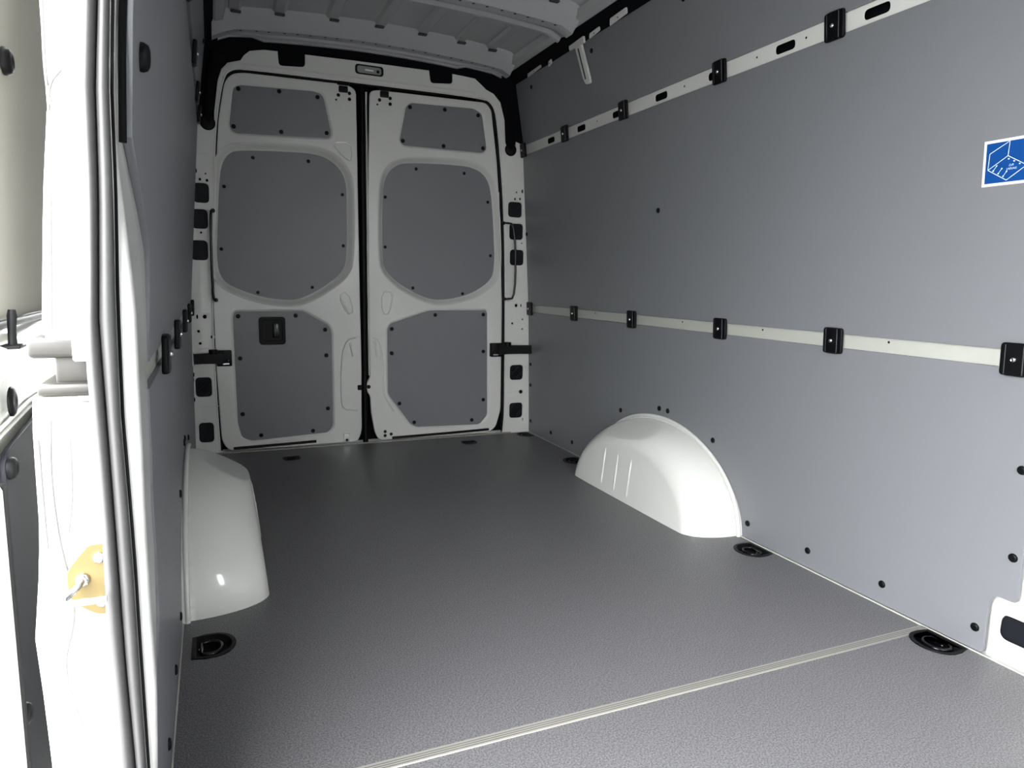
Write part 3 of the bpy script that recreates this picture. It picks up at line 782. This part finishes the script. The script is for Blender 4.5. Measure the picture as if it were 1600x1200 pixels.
for k, y in enumerate((-.06, -.562, -1.085, -1.656, -2.150)):
    clip(-1, XL, y, .7175, '%s black clip from the rear along the left wall rail' % ORD[k], 'clips on the lower left rail')
for k, y in enumerate((-.10, -.515, -1.040, -1.640)):
    clip(-1, XL, y, 1.5765, '%s black clip from the rear on the upper left wall seam' % ORD[k], 'clips on the upper left rail')

# ---- sticker on the right wall
def sticker():
    fn, rot = wall_fn(1, XR, .738, 1.551, 0)
    y0, y1, z0, z1 = -2.546, -2.756, 1.102, 1.2015
    e = empty('sticker', fn(y0, z0, 0), label='blue and white load diagram sticker on the right wall', cat='sticker')
    link('backing', plate_mesh([(y1, z0), (y0, z0), (y0, z1), (y1, z1)], [], .0008, .0002, lambda u, v, w: fn(u, v, w+.0009)), 'sticker_white', e)
    link('blue_field', plate_mesh([(y1+.005, z0+.006), (y0-.006, z0+.006), (y0-.006, z1-.006), (y1+.005, z1-.006)], [], .0006, .0002, lambda u, v, w: fn(u, v, w+.0013)), 'sticker_blue', e)
    # local diagram frame: s to the right in the picture (towards -y), t up, in millimetres
    def Q(s, t): return (y0-.001*s, z0+.001*t)
    def line(nm, a, b, wd=.9):
        p, q = Vector(Q(*a)), Vector(Q(*b)); d = (q-p).normalized(); n = Vector((-d.y, d.x))*wd*.0005
        me = mesh_from([fn(*(p+n), .0016), fn(*(q+n), .0016), fn(*(q-n), .0016), fn(*(p-n), .0016)], [(0, 1, 2, 3)])
        link(nm, me, 'sticker_ink', e)
    A, B, C_, D, E_, F = (14, 71), (12, 36), (54, 62), (56, 93), (54, 10), (95, 37)
    for a, b in ((A, B), (A, D), (D, C_), (C_, B), (B, E_), (C_, F), (E_, F)): line('diagram_line', a, b, 1.3)
    for a, b in (((24, 33), (31, 43)), ((35.5, 26), (42.5, 36)), ((46.5, 19), (53.5, 29))):
        line('arrow', a, b, 1.1)
        for p in (a, b):
            link('dot', plate_mesh(ellipse(*Q(*p), .0016, .0016, 8), [], .0004, .0001, lambda u, v, w: fn(u, v, w+.0018)), 'sticker_ink', e)
    for p in ((56, 55), (68, 49), (80, 42)):
        link('dot', plate_mesh(ellipse(*Q(*p), .0018, .0015, 8), [], .0004, .0001, lambda u, v, w: fn(u, v, w+.0018)), 'sticker_ink', e)
    for txt, s, t, sz in (('ZUR', 57, 39.5, 6.2), ('LADUNG', 52.5, 32, 6.2)):
        cu = bpy.data.curves.new('t', 'FONT'); cu.body = txt; cu.size = sz; cu.shear = .2
        ob = bpy.data.objects.new('t', cu); me = ob.to_mesh().copy(); ob.to_mesh_clear(); bpy.data.objects.remove(ob)
        for v in me.vertices: v.co = Vector(fn(*Q(s+v.co.x*.85, t+v.co.y), .0017))
        me.materials.clear(); link('lettering', me, 'sticker_ink', e)
sticker()

# ---- interior lamp in the header
lm = empty('interior_lamp', (-.008, 0, 1.889), label='small oblong lamp set in the white header above the doors', cat='lamp')
link('bezel', plate_mesh(rrect(-.078, .062, 1.866, 1.912, .016, 5), [rrect(-.068, .052, 1.872, 1.906, .012, 4)], .008, .002, REAR(-.003)), 'black', lm)
link('lens', plate_mesh(rrect(-.071, .055, 1.869, 1.909, .013, 4), [], .006, .002, REAR(.002)), 'lens', lm)
link('switch', box_mesh(.028, .042, -.003, .003, 1.880, 1.893, .002, 1), 'black', lm)
link('bulb', tube_mesh([(-.03, .0005, 1.889), (.012, .0005, 1.888)], .004, 8), 'sticker_white', lm)

# ---- grab handles on the rear pillars
def grab(pts, label):
    e = empty('grab_handle', (pts[0][0], -.01, .75), label=label, cat='grab handle', group='black grab bars on the rear pillars')
    link('bar', tube_mesh(pts, .0058, 10), 'black_gloss', e)
    for p in (pts[0], pts[-1]):
        link('mount', tube_mesh([(p[0], -.001, p[2]), (p[0], p[1]-.004, p[2])], .010, 10), 'black', e)
def bar(x0, x1, z0, z1, y=-.032):
    return chaikin([(x0, -.008, z1), (x0, y, z1), (x1, y-.006, z1-.004), (x1+.012*(1 if x1 > 0 else -.4), y-.006, z0+.006), (x0+.012*(1 if x1 > 0 else -.2), y, z0), (x0+.012*(1 if x1 > 0 else -.2), -.008, z0)], 2, False)
grab(bar(.722, .779, .770, 1.184), 'slim black grab bar on the right rear pillar')
grab(bar(-.750, -.762, .752, 1.168), 'slim black grab bar on the left rear pillar')

# ---- door check straps
def strap(s, xs_, label):
    xd0, xd1, xb0, xb1, z = xs_
    e = empty('door_strap', (xd0, 0, z), label=label, cat='door strap', group='black hinge straps of the rear doors')
    lo_, hi = sorted((xd0, xd1))
    link('hinge_block', box_mesh(lo_, hi, -.020, .014, z-.040, z+.036, .005, 2), 'black', e)
    for dx in (.25, .75):
        link('bolt', dome_mesh(.008, .005, 10), None, e, loc=(lo_+(hi-lo_)*dx, -.020, z-.012), rot=ROT_REAR).data.materials[0] = MATS['black_gloss']
    lo2, hi2 = sorted((xb0, xb1))
    rows = []
    for x, y, h in [(xd1-s*.03, -.018, .030), (xb0, -.022, .026), ((xb0+xb1)/2, -.030, .025), (xb1-s*.03, -.038, .025), (xb1-s*.006, -.042, .025), (xb1, -.050, .025)]:
        rows.append([(x, y, z-h), (x, y-.008, z-h+.003), (x, y-.008, z+h-.003), (x, y, z+h)])
    link('strap', loft(rows, closed_u=True, ang=35), 'black', e)
    link('knuckle', tube_mesh([(xb0-s*.01, -.020, z+.020), (xb0-s*.01, -.020, z+.042)], .020, 12), 'black', e)
    pz = link('label_spot', box_mesh(min(xd0+s*.012, xd0+s*.042), max(xd0+s*.012, xd0+s*.042), -.0215, -.0195, z-.032, z-.024, .002, 1), 'steel', e)
    link('roller', tube_mesh([(xb1+s*.0, -.050, z-.030), (xb1+s*.0, -.050, z+.030)], .010, 12), 'steel', e)
strap(1, (.657, .732, .765, .905, .486), 'black hinge strap joining right rear door to the pillar')
strap(-1, (-.692, -.760, -.785, -.868, .474), 'black hinge strap joining left rear door to the pillar')

# ---- white tabs hanging from the right roof edge
def tab(name, pts, r, label, x=.775):
    e = empty(name, (x, pts[0][0], pts[0][1]), label=label, cat='bracket', group='white metal brackets at the right roof edge')
    return e
fnu, rotu = wall_fn(1, XR, 1.602, 1.912, 0)
e = empty('hanging_bracket', fnu(-.74, 1.74, 0), label='long white bracket hanging over the upper right lining', cat='bracket', group='white brackets under the right roof edge')
link('head', plate_mesh(round_poly([(-.665, 1.905), (-.665, 1.925), (-.80, 1.93), (-.80, 1.902)], .006, 2), [], .010, .002, lambda u, v, w: fnu(u, v, w+.018)), 'paint', e)
link('arm', plate_mesh(round_poly([(-.712, 1.910), (-.768, 1.915), (-.812, 1.752), (-.812, 1.736), (-.775, 1.738), (-.755, 1.765)], .010, 3), [], .012, .003, lambda u, v, w: fnu(u, v, w+.016)), 'paint', e)
link('arm_groove', plate_mesh(round_poly([(-.738, 1.895), (-.748, 1.896), (-.785, 1.760), (-.775, 1.758)], .004, 2), [], .002, .0006, lambda u, v, w: fnu(u, v, w+.017)), 'plug_edge', e)
for y0, y1, z0, z1, lab in ((-1.01, -1.14, 1.905, 1.932, 'white tab under the roof band nearest the camera'), (-.84, -.93, 1.905, 1.925, 'white tab beside the top of the hanging bracket'),
                            (-.44, -.475, 1.895, 1.918, 'tiny white hook under the right roof band'), (-.20, -.36, 1.905, 1.922, 'white tab at the rear end of the right roof band')):
    e = empty('roof_tab', fnu(y0, z0, 0), label=lab, cat='bracket', group='white brackets under the right roof edge')
    link('plate', plate_mesh(round_poly([(y0, z0), (y0-.006, z1), (y1, z1+.004), (y1, z0+.008)], .006, 2), [], .006, .0015, lambda u, v, w: fnu(u, v, w+.014)), 'paint', e)
    link('bolt', PIN, None, e, loc=fnu((y0+y1)/2, (z0+z1)/2, .0142), rot=rotu)
